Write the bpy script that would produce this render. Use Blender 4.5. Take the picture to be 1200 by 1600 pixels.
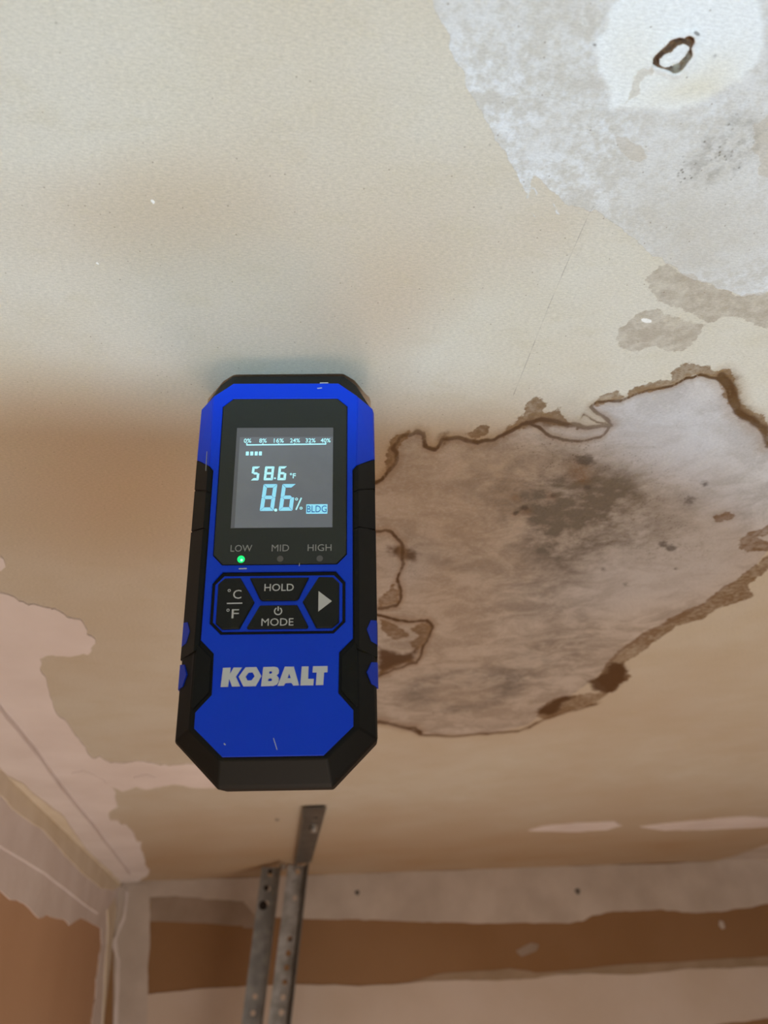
import bpy, bmesh, math, random
import numpy as np
from mathutils import Vector, Matrix, noise as mnoise
from mathutils.geometry import tessellate_polygon

# ------------------------------------------------------------------ clear
for o in list(bpy.data.objects):
    bpy.data.objects.remove(o, do_unlink=True)
S = bpy.context.scene
C = S.collection
random.seed(4)

# ------------------------------------------------------------------ camera
# camera axes (right, up, forward) written for each room axis
F = 1200.0
AX = np.array([.987, -.040, .159]); AY = np.array([-.155, -.530, .834])
AZ = np.cross(AX, AY) * 1.0
if AZ[1] < 0: AZ = -AZ
AZ /= np.linalg.norm(AZ); AX -= AX@AZ*AZ; AX /= np.linalg.norm(AX)
AY = AY - AY@AZ*AZ - AY@AX*AX; AY /= np.linalg.norm(AY)
H = .194                      # ceiling above the lens
ZC = 2.44                     # ceiling height
CAM = np.array([0, 0, ZC-H])
def c2w(v): return np.array([v@AX, v@AY, v@AZ])
RW = [c2w(np.array(e, float)) for e in ((1,0,0),(0,1,0),(0,0,1))]
cam = bpy.data.cameras.new('camera'); camo = bpy.data.objects.new('camera', cam); C.objects.link(camo)
M4 = Matrix.Identity(4)
for i in range(3):
    M4[i][0] = RW[0][i]; M4[i][1] = RW[1][i]; M4[i][2] = -RW[2][i]; M4[i][3] = CAM[i]
camo.matrix_world = M4
cam.sensor_fit = 'HORIZONTAL'; cam.sensor_width = 36; cam.lens = 36.0
cam.clip_start = .01; cam.clip_end = 50
cam.dof.use_dof = True; cam.dof.focus_distance = .262; cam.dof.aperture_fstop = 20
S.camera = camo

# ------------------------------------------------------------------ light
S.view_settings.view_transform = 'Standard'; S.view_settings.look = 'None'
S.view_settings.gamma = 1; S.view_settings.exposure = 0; S.view_settings.use_curve_mapping = False
wd = bpy.data.worlds.new('world'); S.world = wd; wd.use_nodes = True
wd.node_tree.nodes['Background'].inputs[0].default_value = (.72, .74, .78, 1)
wd.node_tree.nodes['Background'].inputs[1].default_value = .22
# added warm fill, unseen, facing up from below
def area(name, loc, target, size, power, col):
    l = bpy.data.lights.new(name, 'AREA'); l.energy = power; l.color = col; l.size = size
    o = bpy.data.objects.new(name, l); C.objects.link(o)
    o.location = loc
    o.rotation_euler = (Vector(target)-Vector(loc)).to_track_quat('-Z', 'Y').to_euler()
    return o
area('warm_room_light', (.26, .12, ZC-1.15), (.26, .14, ZC), .92, 6.2, (1, .81, .66))
# a second warm fill, added to brighten the back and left walls
pl = bpy.data.lights.new('warm_floor_bulb', 'POINT'); pl.energy = 10; pl.color = (1, .80, .66); pl.shadow_soft_size = .15
plo = bpy.data.objects.new('warm_floor_bulb', pl); C.objects.link(plo); plo.location = (.22, .85, ZC-1.25)
# added cool source, unseen, behind a made-up door (built below)
LP = np.array([-.06, -.62, ZC-1.05])
wl = bpy.data.lights.new('work_light_bulb', 'POINT'); wl.energy = 52; wl.color = (.53, .79, 1); wl.shadow_soft_size = .007
wlo = bpy.data.objects.new('work_light_bulb', wl); C.objects.link(wlo); wlo.location = LP

# ------------------------------------------------------------------ pixel -> plane helpers
def ray(x, y):
    return c2w(np.array([(x-600)/F, (800-y)/F, 1.0]))
def onZ(x, y, z=ZC):
    r = ray(x, y); return CAM + r*(z-CAM[2])/r[2]
P = onZ(185, 1378); XL = float(P[0]); D = float(P[1])
def onY(x, y, Y=None):
    r = ray(x, y); Y = D if Y is None else Y; return CAM + r*(Y-CAM[1])/r[1]
def onX(x, y, X=None):
    r = ray(x, y); X = XL if X is None else X; return CAM + r*(X-CAM[0])/r[0]
def proj(p):
    v = np.asarray(p)-CAM; c = v[0]*AX+v[1]*AY+v[2]*AZ
    return 600+F*c[0]/c[2], 800-F*c[1]/c[2]
print('XL', XL, 'D', D)

# ------------------------------------------------------------------ materials
def mat(name, base=(.5,.5,.5), rough=.6, metal=0, spec=.5, noise=None, emit=None, es=1, bump=None):
    m = bpy.data.materials.new(name); m.use_nodes = True
    nt = m.node_tree; b = nt.nodes['Principled BSDF']
    b.inputs['Base Color'].default_value = (*base, 1); b.inputs['Roughness'].default_value = rough
    b.inputs['Metallic'].default_value = metal; b.inputs['Specular IOR Level'].default_value = spec
    tc = nt.nodes.new('ShaderNodeTexCoord')
    if noise:                                 # (scale, second colour, detail)
        n = nt.nodes.new('ShaderNodeTexNoise'); n.inputs['Scale'].default_value = noise[0]; n.inputs['Detail'].default_value = 5
        nt.links.new(tc.outputs['Object'], n.inputs['Vector'])
        r = nt.nodes.new('ShaderNodeMapRange'); r.inputs[1].default_value = .35; r.inputs[2].default_value = .65
        nt.links.new(n.outputs['Fac'], r.inputs[0])
        mx = nt.nodes.new('ShaderNodeMix'); mx.data_type = 'RGBA'
        mx.inputs[6].default_value = (*base, 1); mx.inputs[7].default_value = (*noise[1], 1)
        nt.links.new(r.outputs[0], mx.inputs[0]); nt.links.new(mx.outputs[2], b.inputs['Base Color'])
    if bump:                                  # (scale, strength, distance)
        n = nt.nodes.new('ShaderNodeTexNoise'); n.inputs['Scale'].default_value = bump[0]; n.inputs['Detail'].default_value = 4
        nt.links.new(tc.outputs['Object'], n.inputs['Vector'])
        bp = nt.nodes.new('ShaderNodeBump'); bp.inputs['Strength'].default_value = bump[1]; bp.inputs['Distance'].default_value = bump[2]
        nt.links.new(n.outputs['Fac'], bp.inputs['Height']); nt.links.new(bp.outputs[0], b.inputs['Normal'])
    if emit:
        b.inputs['Emission Color'].default_value = (*emit, 1); b.inputs['Emission Strength'].default_value = es
    return m
M = {}
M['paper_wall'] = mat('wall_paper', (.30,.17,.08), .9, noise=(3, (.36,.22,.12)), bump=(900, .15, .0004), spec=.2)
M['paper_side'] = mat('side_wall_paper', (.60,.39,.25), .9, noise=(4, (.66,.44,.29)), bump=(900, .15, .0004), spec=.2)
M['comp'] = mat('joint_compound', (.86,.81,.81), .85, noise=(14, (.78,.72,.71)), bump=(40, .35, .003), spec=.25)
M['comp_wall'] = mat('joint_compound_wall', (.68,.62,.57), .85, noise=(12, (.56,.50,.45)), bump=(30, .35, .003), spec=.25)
M['comp_low'] = mat('joint_compound_pinkish', (.74,.66,.60), .85, noise=(7, (.68,.59,.51)), bump=(30, .3, .003), spec=.25)
M['comp_thin'] = mat('joint_compound_thin', (.36,.29,.23), .85, noise=(18, (.42,.34,.28)), bump=(30, .3, .002), spec=.25)
M['comp_thin2'] = mat('joint_compound_feather', (.38,.29,.20), .85, noise=(18, (.44,.34,.25)), spec=.25)
M['tape'] = mat('joint_tape', (.76,.68,.55), .85, noise=(22, (.84,.77,.65)), bump=(60, .3, .002), spec=.25)
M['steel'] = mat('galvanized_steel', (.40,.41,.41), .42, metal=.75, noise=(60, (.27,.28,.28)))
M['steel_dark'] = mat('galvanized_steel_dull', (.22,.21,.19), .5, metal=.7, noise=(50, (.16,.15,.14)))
M['steel_old'] = mat('galvanized_steel_worn', (.34,.33,.31), .5, metal=.5, noise=(45, (.62,.62,.62)))
M['bolt'] = mat('zinc_bolt', (.6,.6,.58), .35, metal=.8)
M['bolt_dark'] = mat('dark_bolt', (.025,.02,.018), .6, metal=.3)
M['blue'] = mat('blue_plastic', (.0015,.055,.85), .45, spec=.2, bump=(3500, .12, .0001))
M['blue_dk'] = mat('blue_plastic_rubber', (.0015,.04,.6), .5, spec=.3)
M['black'] = mat('black_rubber', (.006,.0075,.0075), .55, spec=.2, bump=(2500, .15, .0001))
M['button'] = mat('button_rubber', (.006,.009,.009), .5, spec=.3, bump=(3500, .15, .0001))
M['bezel'] = mat('dark_screen_glass', (.024,.032,.031), .35, spec=.35)
M['seam'] = mat('seam_black', (.002,.002,.006), .7)
M['lcd'] = mat('lcd_glass', (.14,.155,.165), .35, spec=.3, noise=(50, (.10,.11,.12)), emit=(.10,.115,.135), es=.75)
M['lcd_edge'] = mat('lcd_border', (.085,.09,.10), .4, spec=.3, emit=(.1,.11,.12), es=.5)
M['seg'] = mat('lcd_segment', (.25,.6,.75), .5, emit=(.22,.60,.82), es=.85)
M['seg_pale'] = mat('lcd_segment_pale', (.4,.8,.85), .5, emit=(.36,.78,.88), es=.85)
M['seg_ink'] = mat('lcd_segment_ink', (.02,.10,.28), .5, emit=(.02,.12,.34), es=.5)
M['print'] = mat('silver_print', (.60,.65,.67), .5)
M['print_dim'] = mat('grey_print', (.36,.39,.40), .5)
M['white'] = mat('pale_grey_plastic', (.66,.74,.80), .45)
M['led_off'] = mat('led_off', (.12,.125,.135), .4)
M['led_on'] = mat('led_green', (.0,.5,.1), .4, emit=(.0,.95,.16), es=1.4)
M['led_core'] = mat('led_green_core', (.3,.9,.4), .4, emit=(.45,1,.65), es=1.1)
M['pin'] = mat('steel_pin', (.6,.6,.6), .25, metal=1)
M['concrete'] = mat('concrete_floor', (.30,.29,.27), .8, noise=(6, (.22,.21,.20)))
M['lamp_body'] = mat('yellow_lamp_housing', (.5,.33,.02), .5)

# ------------------------------------------------------------------ mesh helpers
def link(name, me, m=None, parent=None, kind=None):
    o = bpy.data.objects.new(name, me); C.objects.link(o)
    if m: me.materials.append(m)
    if parent: o.parent = parent
    if kind: o['kind'] = kind
    return o
def tag(o, label, cat, group=None):
    o['label'] = label; o['category'] = cat
    if group: o['group'] = group
def mesh(name, vs, fs):
    me = bpy.data.meshes.new(name); me.from_pydata([tuple(map(float, v)) for v in vs], [], fs); me.update(); return me
def area2(p): return .5*sum(p[i][0]*p[(i+1)%len(p)][1]-p[(i+1)%len(p)][0]*p[i][1] for i in range(len(p)))
def ccw(p): return list(p) if area2(p) > 0 else list(p)[::-1]
def inset(p, d):
    """move every edge of a ccw polygon inward by d"""
    n = len(p); out = []
    for i in range(n):
        a, b, c = Vector(p[i-1][:2]), Vector(p[i][:2]), Vector(p[(i+1)%n][:2])
        e1 = (b-a).normalized(); e2 = (c-b).normalized()
        n1 = Vector((-e1.y, e1.x)); n2 = Vector((-e2.y, e2.x))
        k = 1+n1.dot(n2); mv = (n1+n2)/max(k, .35)
        q = b+mv*d; out.append((q.x, q.y))
    return out
def prism_vf(outer, w0, w1, holes=(), ch=0, back=True):
    """polygon (u,v) extruded from w0 to w1 (w1 the visible face), with optional chamfer"""
    outer = ccw(outer); holes = [ccw(h)[::-1] for h in holes]
    vs, fs = [], []
    loops = [outer]+holes
    def ring(loop, w):
        s = len(vs); vs.extend([(q[0], q[1], w) for q in loop]); return list(range(s, s+len(loop)))
    tops, bots = [], []
    for lp in loops:
        b = ring(lp, w0); prev = b
        if ch > 0:
            m_ = ring(lp, w1-ch); t = ring(inset(lp, ch), w1); seq = [(b, m_), (m_, t)]
        else:
            t = ring(lp, w1); seq = [(b, t)]
        for A_, B_ in seq:
            n = len(lp)
            for i in range(n): fs.append((A_[i], A_[(i+1)%n], B_[(i+1)%n], B_[i]))
        tops.append(t); bots.append(b)
    def cap(rings, flip):
        idx = [i for r in rings for i in r]
        tris = tessellate_polygon([[Vector(vs[i]) for i in r] for r in rings])
        for t in tris:
            a, b, c = [idx[k] for k in t]
            A_, B_, C_ = vs[a], vs[b], vs[c]
            s = (B_[0]-A_[0])*(C_[1]-A_[1])-(B_[1]-A_[1])*(C_[0]-A_[0])
            if (s < 0) != flip: b, c = c, b
            fs.append((a, b, c))
    cap(tops, False)
    if back: cap(bots, True)
    return vs, fs
def fix(me):
    bm = bmesh.new(); bm.from_mesh(me); bmesh.ops.remove_doubles(bm, verts=bm.verts, dist=1e-7)
    bmesh.ops.recalc_face_normals(bm, faces=bm.faces); bm.to_mesh(me); bm.free()

# ================================================================== STRUCTURE
XR = 2.3; YB = -2.4
# ---------- ceiling: one fine mesh; stains, coat and cracks are shapes of their own on the paper
def px_poly(pts, f=onZ): return [f(*p) for p in pts]
def spaced(segs):
    out = []
    for a, b, d in segs:
        n = max(1, int(round((b-a)/d))); out += list(np.linspace(a, b, n, endpoint=False))
    return out+[segs[-1][1]]
rc = onZ(1053, 85)           # the cracked ring round a screw head
rx0, rx1, ry0, ry1 = rc[0]-.0085, rc[0]+.0085, rc[1]-.0085, rc[1]+.0085
xs = spaced([(XL-.0, -.5, .01), (-.5, -.2, .0035), (-.2, rx0, .0011), (rx0, rx1, .00022), (rx1, .32, .0011), (.32, .7, .0035), (.7, 1.3, .012), (1.3, XR, .1)])
ys = spaced([(YB, -.05, .1), (-.05, ry0, .0014), (ry0, ry1, .00022), (ry1, .42, .0009), (.42, .75, .0018), (.75, 1.15, .004), (1.15, D, .01)])
xs = np.array(xs); ys = np.array(ys)
GX, GY = np.meshgrid(xs, ys); NX, NY = len(xs), len(ys)
vx = GX.ravel(); vy = GY.ravel()
print('ceiling grid', NX, NY, NX*NY)
def sdf_poly(pts, reach=.05):
    """signed distance (m), + inside, of every ceiling vertex to a polygon of ceiling points"""
    p = np.array([q[:2] for q in pts]); lo = p.min(0)-reach; hi = p.max(0)+reach
    out = np.full(len(vx), -reach); sel = np.where((vx>lo[0])&(vx<hi[0])&(vy>lo[1])&(vy<hi[1]))[0]
    X, Y = vx[sel], vy[sel]; d = np.full(len(sel), 9.); ins = np.zeros(len(sel), bool)
    for i in range(len(p)):
        a, b = p[i], p[(i+1)%len(p)]; e = b-a; L = e@e+1e-18
        t = np.clip(((X-a[0])*e[0]+(Y-a[1])*e[1])/L, 0, 1)
        d = np.minimum(d, (X-a[0]-t*e[0])**2+(Y-a[1]-t*e[1])**2)
        if a[1] != b[1]:
            c = ((a[1] > Y) != (b[1] > Y)) & (X < (b[0]-a[0])*(Y-a[1])/(b[1]-a[1])+a[0]); ins ^= c
    d = np.sqrt(d); out[sel] = np.where(ins, np.minimum(d, reach), -np.minimum(d, reach)); return out
def line_e(pts, wpx):
    """distance to a polyline divided by its half width (px at its own place)"""
    q = [onZ(*a) for a in pts]; out = np.full(len(vx), 9.)
    for i in range(len(q)-1):
        mid = ((pts[i][0]+pts[i+1][0])/2, (pts[i][1]+pts[i+1][1])/2)
        # metres per pixel along and across the ceiling here
        w = wpx[i] if isinstance(wpx, (list, tuple)) else wpx
        jx = abs(onZ(mid[0]+1, mid[1])[0]-onZ(*mid)[0]); jy = abs(onZ(mid[0], mid[1]-1)[1]-onZ(*mid)[1])
        a, b = q[i][:2], q[i+1][:2]; lo = np.minimum(a, b)-.04; hi = np.maximum(a, b)+.04
        sel = np.where((vx>lo[0])&(vx<hi[0])&(vy>lo[1])&(vy<hi[1]))[0]
        X = vx[sel]/jx; Y = vy[sel]/jy; A_ = np.array([a[0]/jx, a[1]/jy]); B_ = np.array([b[0]/jx, b[1]/jy])
        e = B_-A_; L = e@e+1e-9; t = np.clip(((X-A_[0])*e[0]+(Y-A_[1])*e[1])/L, 0, 1)
        d = np.sqrt((X-A_[0]-t*e[0])**2+(Y-A_[1]-t*e[1])**2)/w
        out[sel] = np.minimum(out[sel], d)
    return np.minimum(out, 9.)
def blob(cx, cy, rx, ry, rot=0, amp=1, ring=0):
    c = onZ(cx, cy); r = math.radians(rot)
    a = onZ(cx+rx*math.cos(r), cy-rx*math.sin(r))[:2]-c[:2]; b = onZ(cx+ry*math.sin(r), cy+ry*math.cos(r))[:2]-c[:2]
    det = a[0]*b[1]-a[1]*b[0]; X = vx-c[0]; Y = vy-c[1]
    u = (X*b[1]-Y*b[0])/det; v = (Y*a[0]-X*a[1])/det; q = np.sqrt(u*u+v*v)
    return amp*(np.exp(-((q-1)/.35)**2) if ring else np.exp(-np.minimum(q*q, 40)))
C6 = lambda pts: [(560+x*.5333, 540+y*.5333) for x, y in pts]
C7 = lambda pts: [(660+x*.45, y*.45) for x, y in pts]
CR = lambda pts: [(980+x*.11667, 30+y*.11667) for x, y in pts]
def jag(pts, amp, n=3, seed=1):
    """break a pixel polyline into small uneven steps"""
    rnd = random.Random(seed); pts = list(pts)
    for k in range(n):
        out = []
        for a, b in zip(pts[:-1], pts[1:]):
            dx, dy = b[0]-a[0], b[1]-a[1]; L = math.hypot(dx, dy)+1e-6
            o = rnd.gauss(0, 1)*amp*min(1, L/18)/(1.45**k)
            out += [a, ((a[0]+b[0])/2-dy/L*o, (a[1]+b[1])/2+dx/L*o)]
        pts = out+[pts[-1]]
    return pts
# white coat in the upper right
wedge_px = C7([(-10,-180),(0,-100),(40,20),(75,85),(92,160),(120,225),(150,285),(190,365),(235,440),(275,515),(310,570),(335,620),(352,655),(362,690),(376,655),(385,605),(430,645),(470,680),(500,712),(545,722),(600,725),(650,765),(700,805),(745,838),(775,868),(800,895),(830,890),(870,925),(905,955),(955,975),(1000,985),(1060,1010),(1110,1032),(1150,1022),(1200,1012),(1310,985),(1440,880),(1500,640),(1480,300),(1400,40),(1230,-170),(960,-300),(600,-330),(250,-300)])
sd_wedge = sdf_poly(px_poly(jag(wedge_px, 2.2, 3, 5)))
for k, pl in enumerate([[(322,685),(327,700),(324,705)],[(362,715),(378,740),(395,757),(380,738)],[(385,650),(398,668),(405,684),(395,680)],[(452,700),(462,715),(478,748),(465,745)],[(520,715),(535,730),(550,745),(538,740)]]):
    sd_wedge = np.maximum(sd_wedge, sdf_poly(px_poly(C7(pl)), .05))
sd_patch = sdf_poly(px_poly(jag(C7([(600,130),(640,50),(700,-20),(820,-90),(960,-110),(1080,-60),(1160,20),(1185,110),(1160,200),(1120,260),(1060,290),(1010,330),(930,370),(850,385),(760,375),(700,380),(650,350),(625,290),(605,220),(600,130)]), 3, 2, 2)))
stainA_px = [(500,800),(530,775)]+C6([(55,400),(80,380),(110,345),(100,300),(130,265),(170,252),(190,260),(195,295),(225,305),(245,275),(290,270),(350,285),(400,275),(450,250),(490,215),(550,215),(600,230),(660,240),(740,235),(700,195),(680,180),(720,160),(770,160),(850,130),(920,118),(960,95),(1000,85),(1050,95),(1080,125),(1090,165),(1110,200),(1170,225),(1190,260),(1200,290),(1262,335),(1318,400),(1330,490),(1280,560),(1200,600),(1160,650),(1090,700),(1000,770),(900,820),(780,890),(720,950),(660,1000),(600,1040),(560,1060),(500,1110),(380,1140),(180,1140),(60,1105)])+[(545,1122),(490,1098),(448,1040),(432,950),(452,865)]
sd_A = sdf_poly(px_poly(stainA_px), .12)
# brown tide lines
K = [
 (jag([(556,760)]+C6([(55,400),(80,380),(110,345),(112,315),(100,300),(130,265),(170,252),(190,260),(195,295),(225,305),(245,275),(290,270),(350,285),(400,275),(450,250),(490,228),(550,218),(600,230),(660,240),(740,235)]), 1.2, 2, 3), 3.4),
 (jag(C6([(490,225),(530,240),(560,265),(600,276),(640,280),(710,268),(742,235),(715,205),(690,190),(680,180),(700,165),(770,162),(800,148),(850,130),(920,118),(960,95),(1000,85),(1050,95),(1080,125),(1090,165),(1110,200),(1170,225),(1190,260),(1200,290),(1262,335),(1318,400),(1330,490),(1280,560),(1230,590)]), 1.0, 2, 4), 2.4),
 (jag(C6([(1060,85),(1095,125),(1110,190),(1150,215),(1195,245),(1205,290)]), 1.5, 2, 9), 5),
 (jag(C6([(640,245),(660,200),(700,225),(735,232)]), 1, 1, 4), 1.3),
 (jag([(592,1129),(545,1122),(490,1098),(448,1040),(432,950),(452,865),(500,800),(530,775),(556,760)], 1.2, 2, 14), 2.4),
 (jag([(470,842),(515,822),(560,828)]+C6([(60,545),(95,545),(118,570),(130,590),(132,640),(122,665),(115,690),(125,720),(124,745),(112,762),(60,770)]), 1.0, 2, 5), 2.4),
 (jag([(450,930),(505,965),(560,955)]+C6([(60,790),(120,805),(170,808),(200,805),(218,825),(208,850),(190,880),(185,905),(170,930),(120,945),(60,968)]), 1.0, 2, 6), 2.2),
 (jag(C6([(60,1105),(120,1115),(160,1128),(180,1140),(280,1145),(380,1138),(470,1130),(520,1105)]), .8, 2, 7), 1.1),
 (jag(C6([(60,1100),(110,1112),(165,1120),(185,1135)]), .8, 2, 8), 2.2),
 (jag(C6([(500,1120),(560,1090),(620,1070),(700,1050)]), .8, 2, 11), 1.3),
]
e_line = np.full(len(vx), 9.)
for pts, w in K: e_line = np.minimum(e_line, line_e(pts, w))
# darker brown fills (signed distance) and pale brown halos
def fills(lst, a=1.6, f=C6, seed=3):
    s = np.full(len(vx), -.05)
    for k, pl in enumerate(lst):
        q = f(pl); s = np.maximum(s, sdf_poly(px_poly(jag(q+[q[0]], a, 2, seed+k)[:-1])))
    return s
sd_dark = fills([
 [(85,590),(130,580),(175,605),(165,630),(120,628),(95,612)],
 [(740,925),(720,960),(670,985),(690,1012),(740,1015),(785,980),(790,950),(770,930)],
 [(520,1078),(570,1038),(640,1024),(600,1052),(560,1082)],
 [(1065,80),(1095,78),(1112,125),(1135,180),(1180,205),(1195,235),(1165,222),(1110,198),(1085,160),(1080,120)],
 [(480,232),(500,208),(560,214),(620,232),(560,240),(520,232)],
 [(55,880),(130,905),(172,880),(168,930),(110,945),(55,972)],
 [(240,272),(262,258),(272,278),(250,292)],
])
sd_halo = fills([
 [(430,250),(480,200),(490,170),(525,148),(548,165),(550,195),(590,185),(600,215),(640,235),(600,232),(520,222),(470,245),(400,275)],
 [(690,175),(710,145),(760,130),(780,150),(770,163),(720,165),(700,185)],
 [(790,130),(870,110),(915,100),(920,75),(985,50),(1060,75),(1095,75),(1100,120),(1130,180),(1180,200),(1200,240),(1200,290),(1170,225),(1110,200),(1085,170),(1075,130),(1040,95),(985,85),(920,120),(850,135),(790,155)],
 [(320,262),(345,238),(380,238),(375,262),(340,282)],
 [(90,300),(110,262),(150,248),(150,258),(120,285),(108,330),(80,375),(82,330)],
 [(60,742),(100,700),(118,718),(120,755),(60,768)],
 [(1240,570),(1190,620),(1100,690),(1010,758),(900,806),(780,880),(740,915),(700,980),(740,1018),(800,970),(775,930),(860,872),(930,822),(1010,802),(1060,770),(1160,735),(1140,700),(1200,655),(1260,620)],
 [(520,1085),(570,1035),(680,1018),(745,1008),(690,1050),(600,1075),(545,1095)],
 [(65,800),(130,830),(150,850),(110,862),(70,835)],
 [(150,830),(200,812),(215,828),(190,880),(165,895),(150,870),(185,850)],
 [(1115,570),(1150,545),(1210,520),(1210,545),(1160,560),(1210,575),(1210,600),(1150,605),(1120,600)],
 [(1040,500),(1080,485),(1100,500),(1060,515)],
])
# damp marks of the upper right
sd_damp = fills([
 [(770,965),(800,945),(850,915),(905,950),(960,975),(1010,985),(1070,1010),(1110,1030),(1150,1020),(1260,1010),(1260,1140),(1120,1110),(1060,1100),(1000,1120),(960,1110),(900,1070),(860,1062),(820,1048),(790,1010)],
 [(670,1170),(680,1140),(720,1110),(770,1080),(830,1078),(880,1100),(930,1110),(975,1130),(950,1180),(910,1215),(850,1222),(790,1205),(730,1225),(690,1205)],
 [(1140,440),(1200,395),(1290,380),(1290,600),(1200,622),(1165,600),(1170,545),(1140,520),(1160,490)],
 [(670,450),(700,480),(740,500),(775,520),(770,555),(730,560),(700,540),(680,500)],
 [(705,360),(735,280),(760,245),(800,230),(805,248),(765,275),(755,320),(740,345)],
], 2.5, C7, 20)
# ring crack
r_out = jag(CR([(335,600),(340,540),(365,490),(440,420),(520,350),(570,290),(640,260),(690,245),(760,255),(800,228),(850,222),(895,250),(905,310),(880,360),(862,400),(875,470),(850,540),(800,600),(740,680),(680,720),(620,730),(560,690),(480,665),(400,640),(335,600)]), .5, 2, 2)
r_in = jag(CR([(440,550),(450,535),(500,490),(560,465),(600,450),(650,400),(690,365),(750,345),(800,360),(835,385),(830,420),(800,470),(770,515),(725,560),(680,600),(620,625),(570,635),(530,650),(480,640),(435,610),(440,550)]), .45, 2, 3)
sd_ro = sdf_poly(px_poly(r_out[:-1]), .02); sd_ri = sdf_poly(px_poly(r_in[:-1]), .02)
groove = np.minimum(sd_ro, -sd_ri)
gs = np.clip(groove/.0006, 0, 1)
lip = np.exp(-((sd_ro+.0004)/.0009)**2)
vz = ZC + gs*.0022 - lip*.00035 + np.where(sd_ri > 0, .0003, 0)
# soft fields
mould = (blob(900,790,170,75,-10,.45)+blob(850,910,80,50,35,.4)+blob(880,1000,90,40,40,.35)+blob(905,790,120,55,-12,1.0)+blob(955,770,60,40,0,.5)+blob(870,850,70,40,-20,.5)+blob(690,870,75,35,-20,.55)
  +blob(840,1040,90,38,25,.45)+blob(870,815,110,60,-10,.45)+blob(725,1080,75,26,5,.7,ring=1)+blob(720,1072,60,18,0,.4)+blob(1150,800,70,40,10,.35)+blob(900,640,60,40,0,.18)
  +blob(640,1000,50,30,0,.25)+blob(640,1110,60,20,0,.25)+blob(830,920,90,45,30,.4))
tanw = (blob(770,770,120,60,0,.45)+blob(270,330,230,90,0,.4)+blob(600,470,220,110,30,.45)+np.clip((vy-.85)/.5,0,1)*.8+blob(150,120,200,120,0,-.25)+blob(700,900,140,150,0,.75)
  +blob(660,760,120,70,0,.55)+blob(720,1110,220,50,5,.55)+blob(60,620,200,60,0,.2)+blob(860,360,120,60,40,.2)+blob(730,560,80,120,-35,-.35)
  +blob(1000,1180,200,60,10,.2)+blob(1100,700,120,50,-30,.25)+blob(180,760,260,120,0,.7)+blob(220,980,260,120,0,.15))  # blob left of the meter: browner paper, also painting in deeper shade there
gside = blob(1068,100,24,16,35,1.6)
ctan = blob(1090,390,150,90,0,.75)+blob(860,60,60,70,0,.5)+blob(1000,330,90,50,0,.4)+blob(900,200,60,70,0,.25)
speck = blob(1130,235,60,36,35,.8)+blob(1125,245,50,30,35,1.1)+blob(1160,205,40,34,30,.8)+blob(1085,275,40,25,0,.4)+blob(905,800,150,60,-12,.7)+blob(1000,740,120,50,-20,.5)+blob(640,880,50,40,0,.6)+blob(1050,860,120,50,-15,.5)+blob(860,700,70,30,0,.5)
rust = (blob(905,735,20,20)+blob(912,750,9,6)*.8+blob(822,798,10,6)+blob(806,778,8,6)*.9+blob(862,775,8,6)*.9+blob(1133,806,16,8)+blob(805,804,7,4)*.9)
spot = (blob(1035,850,10,6)+blob(1050,857,9,6)*1.2+blob(1101,755,8,6)+blob(1077,783,14,9,20)*.9+blob(915,719,20,10)*1.2+blob(918,762,9,6)*.9+blob(942,890,8,5)*.7
  +blob(977,914,8,5)*.7+blob(1056,889,6,4)*.8+blob(960,897,12,4)*.5+blob(820,793,9,6)+blob(806,802,6,5)*1.0+blob(864,774,6,5)*.9+blob(880,718,9,6)*.6
  +blob(402,272,3,3)+blob(291,293,3,3)*1.3+blob(111,341,3,3)+blob(928,70,4,3)*1.2+blob(1089,52,3,6,60)*1.5+blob(1118,88,8,5)*.7+blob(800,54,6,4)*.6+blob(744,190,4,4)*.5+blob(767,225,5,4)*.7
  +blob(785,328,3,6)*1.0+blob(1025,100,0.5,0.5)+blob(433,1281,5,3)*1.0)
chip = blob(238,315,5,3,-60)*1.5+blob(152,411,4,3)*1.2+blob(1010,501,14,5,-10)*1.1+blob(432,240,3,3)*0
wet = (blob(940,895,120,60,25,.55)+blob(1060,820,150,110,0,.75)+blob(1030,680,150,70,0,.8)+blob(880,760,30,16,0,.6)+blob(1100,870,90,50,20,.4)+blob(1000,920,120,40,15,.35)+blob(640,890,34,40,0,.8))
cream = blob(1120,110,50,30,30,.5)+blob(1085,140,60,22,0,.6)+blob(990,90,50,60,0,.35)+blob(1030,160,60,20,10,.3)
pencil = line_e([(928,322),(921,333),(885,414),(858,477),(826,558),(802,618)], .8)
fac = []
for j in range(NY-1):
    for i in range(NX-1):
        a = j*NX+i; fac.append((a, a+NX, a+NX+1, a+1))
V0 = np.column_stack([vx, vy, vz]); nb = len(V0)
T = .013
extra = [(XL,YB,ZC+T),(XR,YB,ZC+T),(XR,D,ZC+T),(XL,D,ZC+T)]
c00, c10, c11, c01 = 0, NX-1, NY*NX-1, (NY-1)*NX
ex = [(nb,nb+1,nb+2,nb+3),(c00,c10,nb+1,nb),(c10,c11,nb+2,nb+1),(c11,c01,nb+3,nb+2),(c01,c00,nb,nb+3)]
me = bpy.data.meshes.new('ceiling')
allv = np.vstack([V0, np.array(extra)]); nf = len(fac)+len(ex)
me.vertices.add(len(allv)); me.vertices.foreach_set('co', allv.astype(np.float32).ravel())
fl = np.array(fac+ex, np.int32)
me.loops.add(nf*4); me.loops.foreach_set('vertex_index', fl.ravel())
me.polygons.add(nf); me.polygons.foreach_set('loop_start', np.arange(0, nf*4, 4, dtype=np.int32))
me.update(calc_edges=True); me.validate()
def put(name, arr):
    a = me.attributes.new(name, 'FLOAT', 'POINT'); full = np.zeros(len(me.vertices), np.float32); full[:nb] = arr; a.data.foreach_set('value', full)
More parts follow.
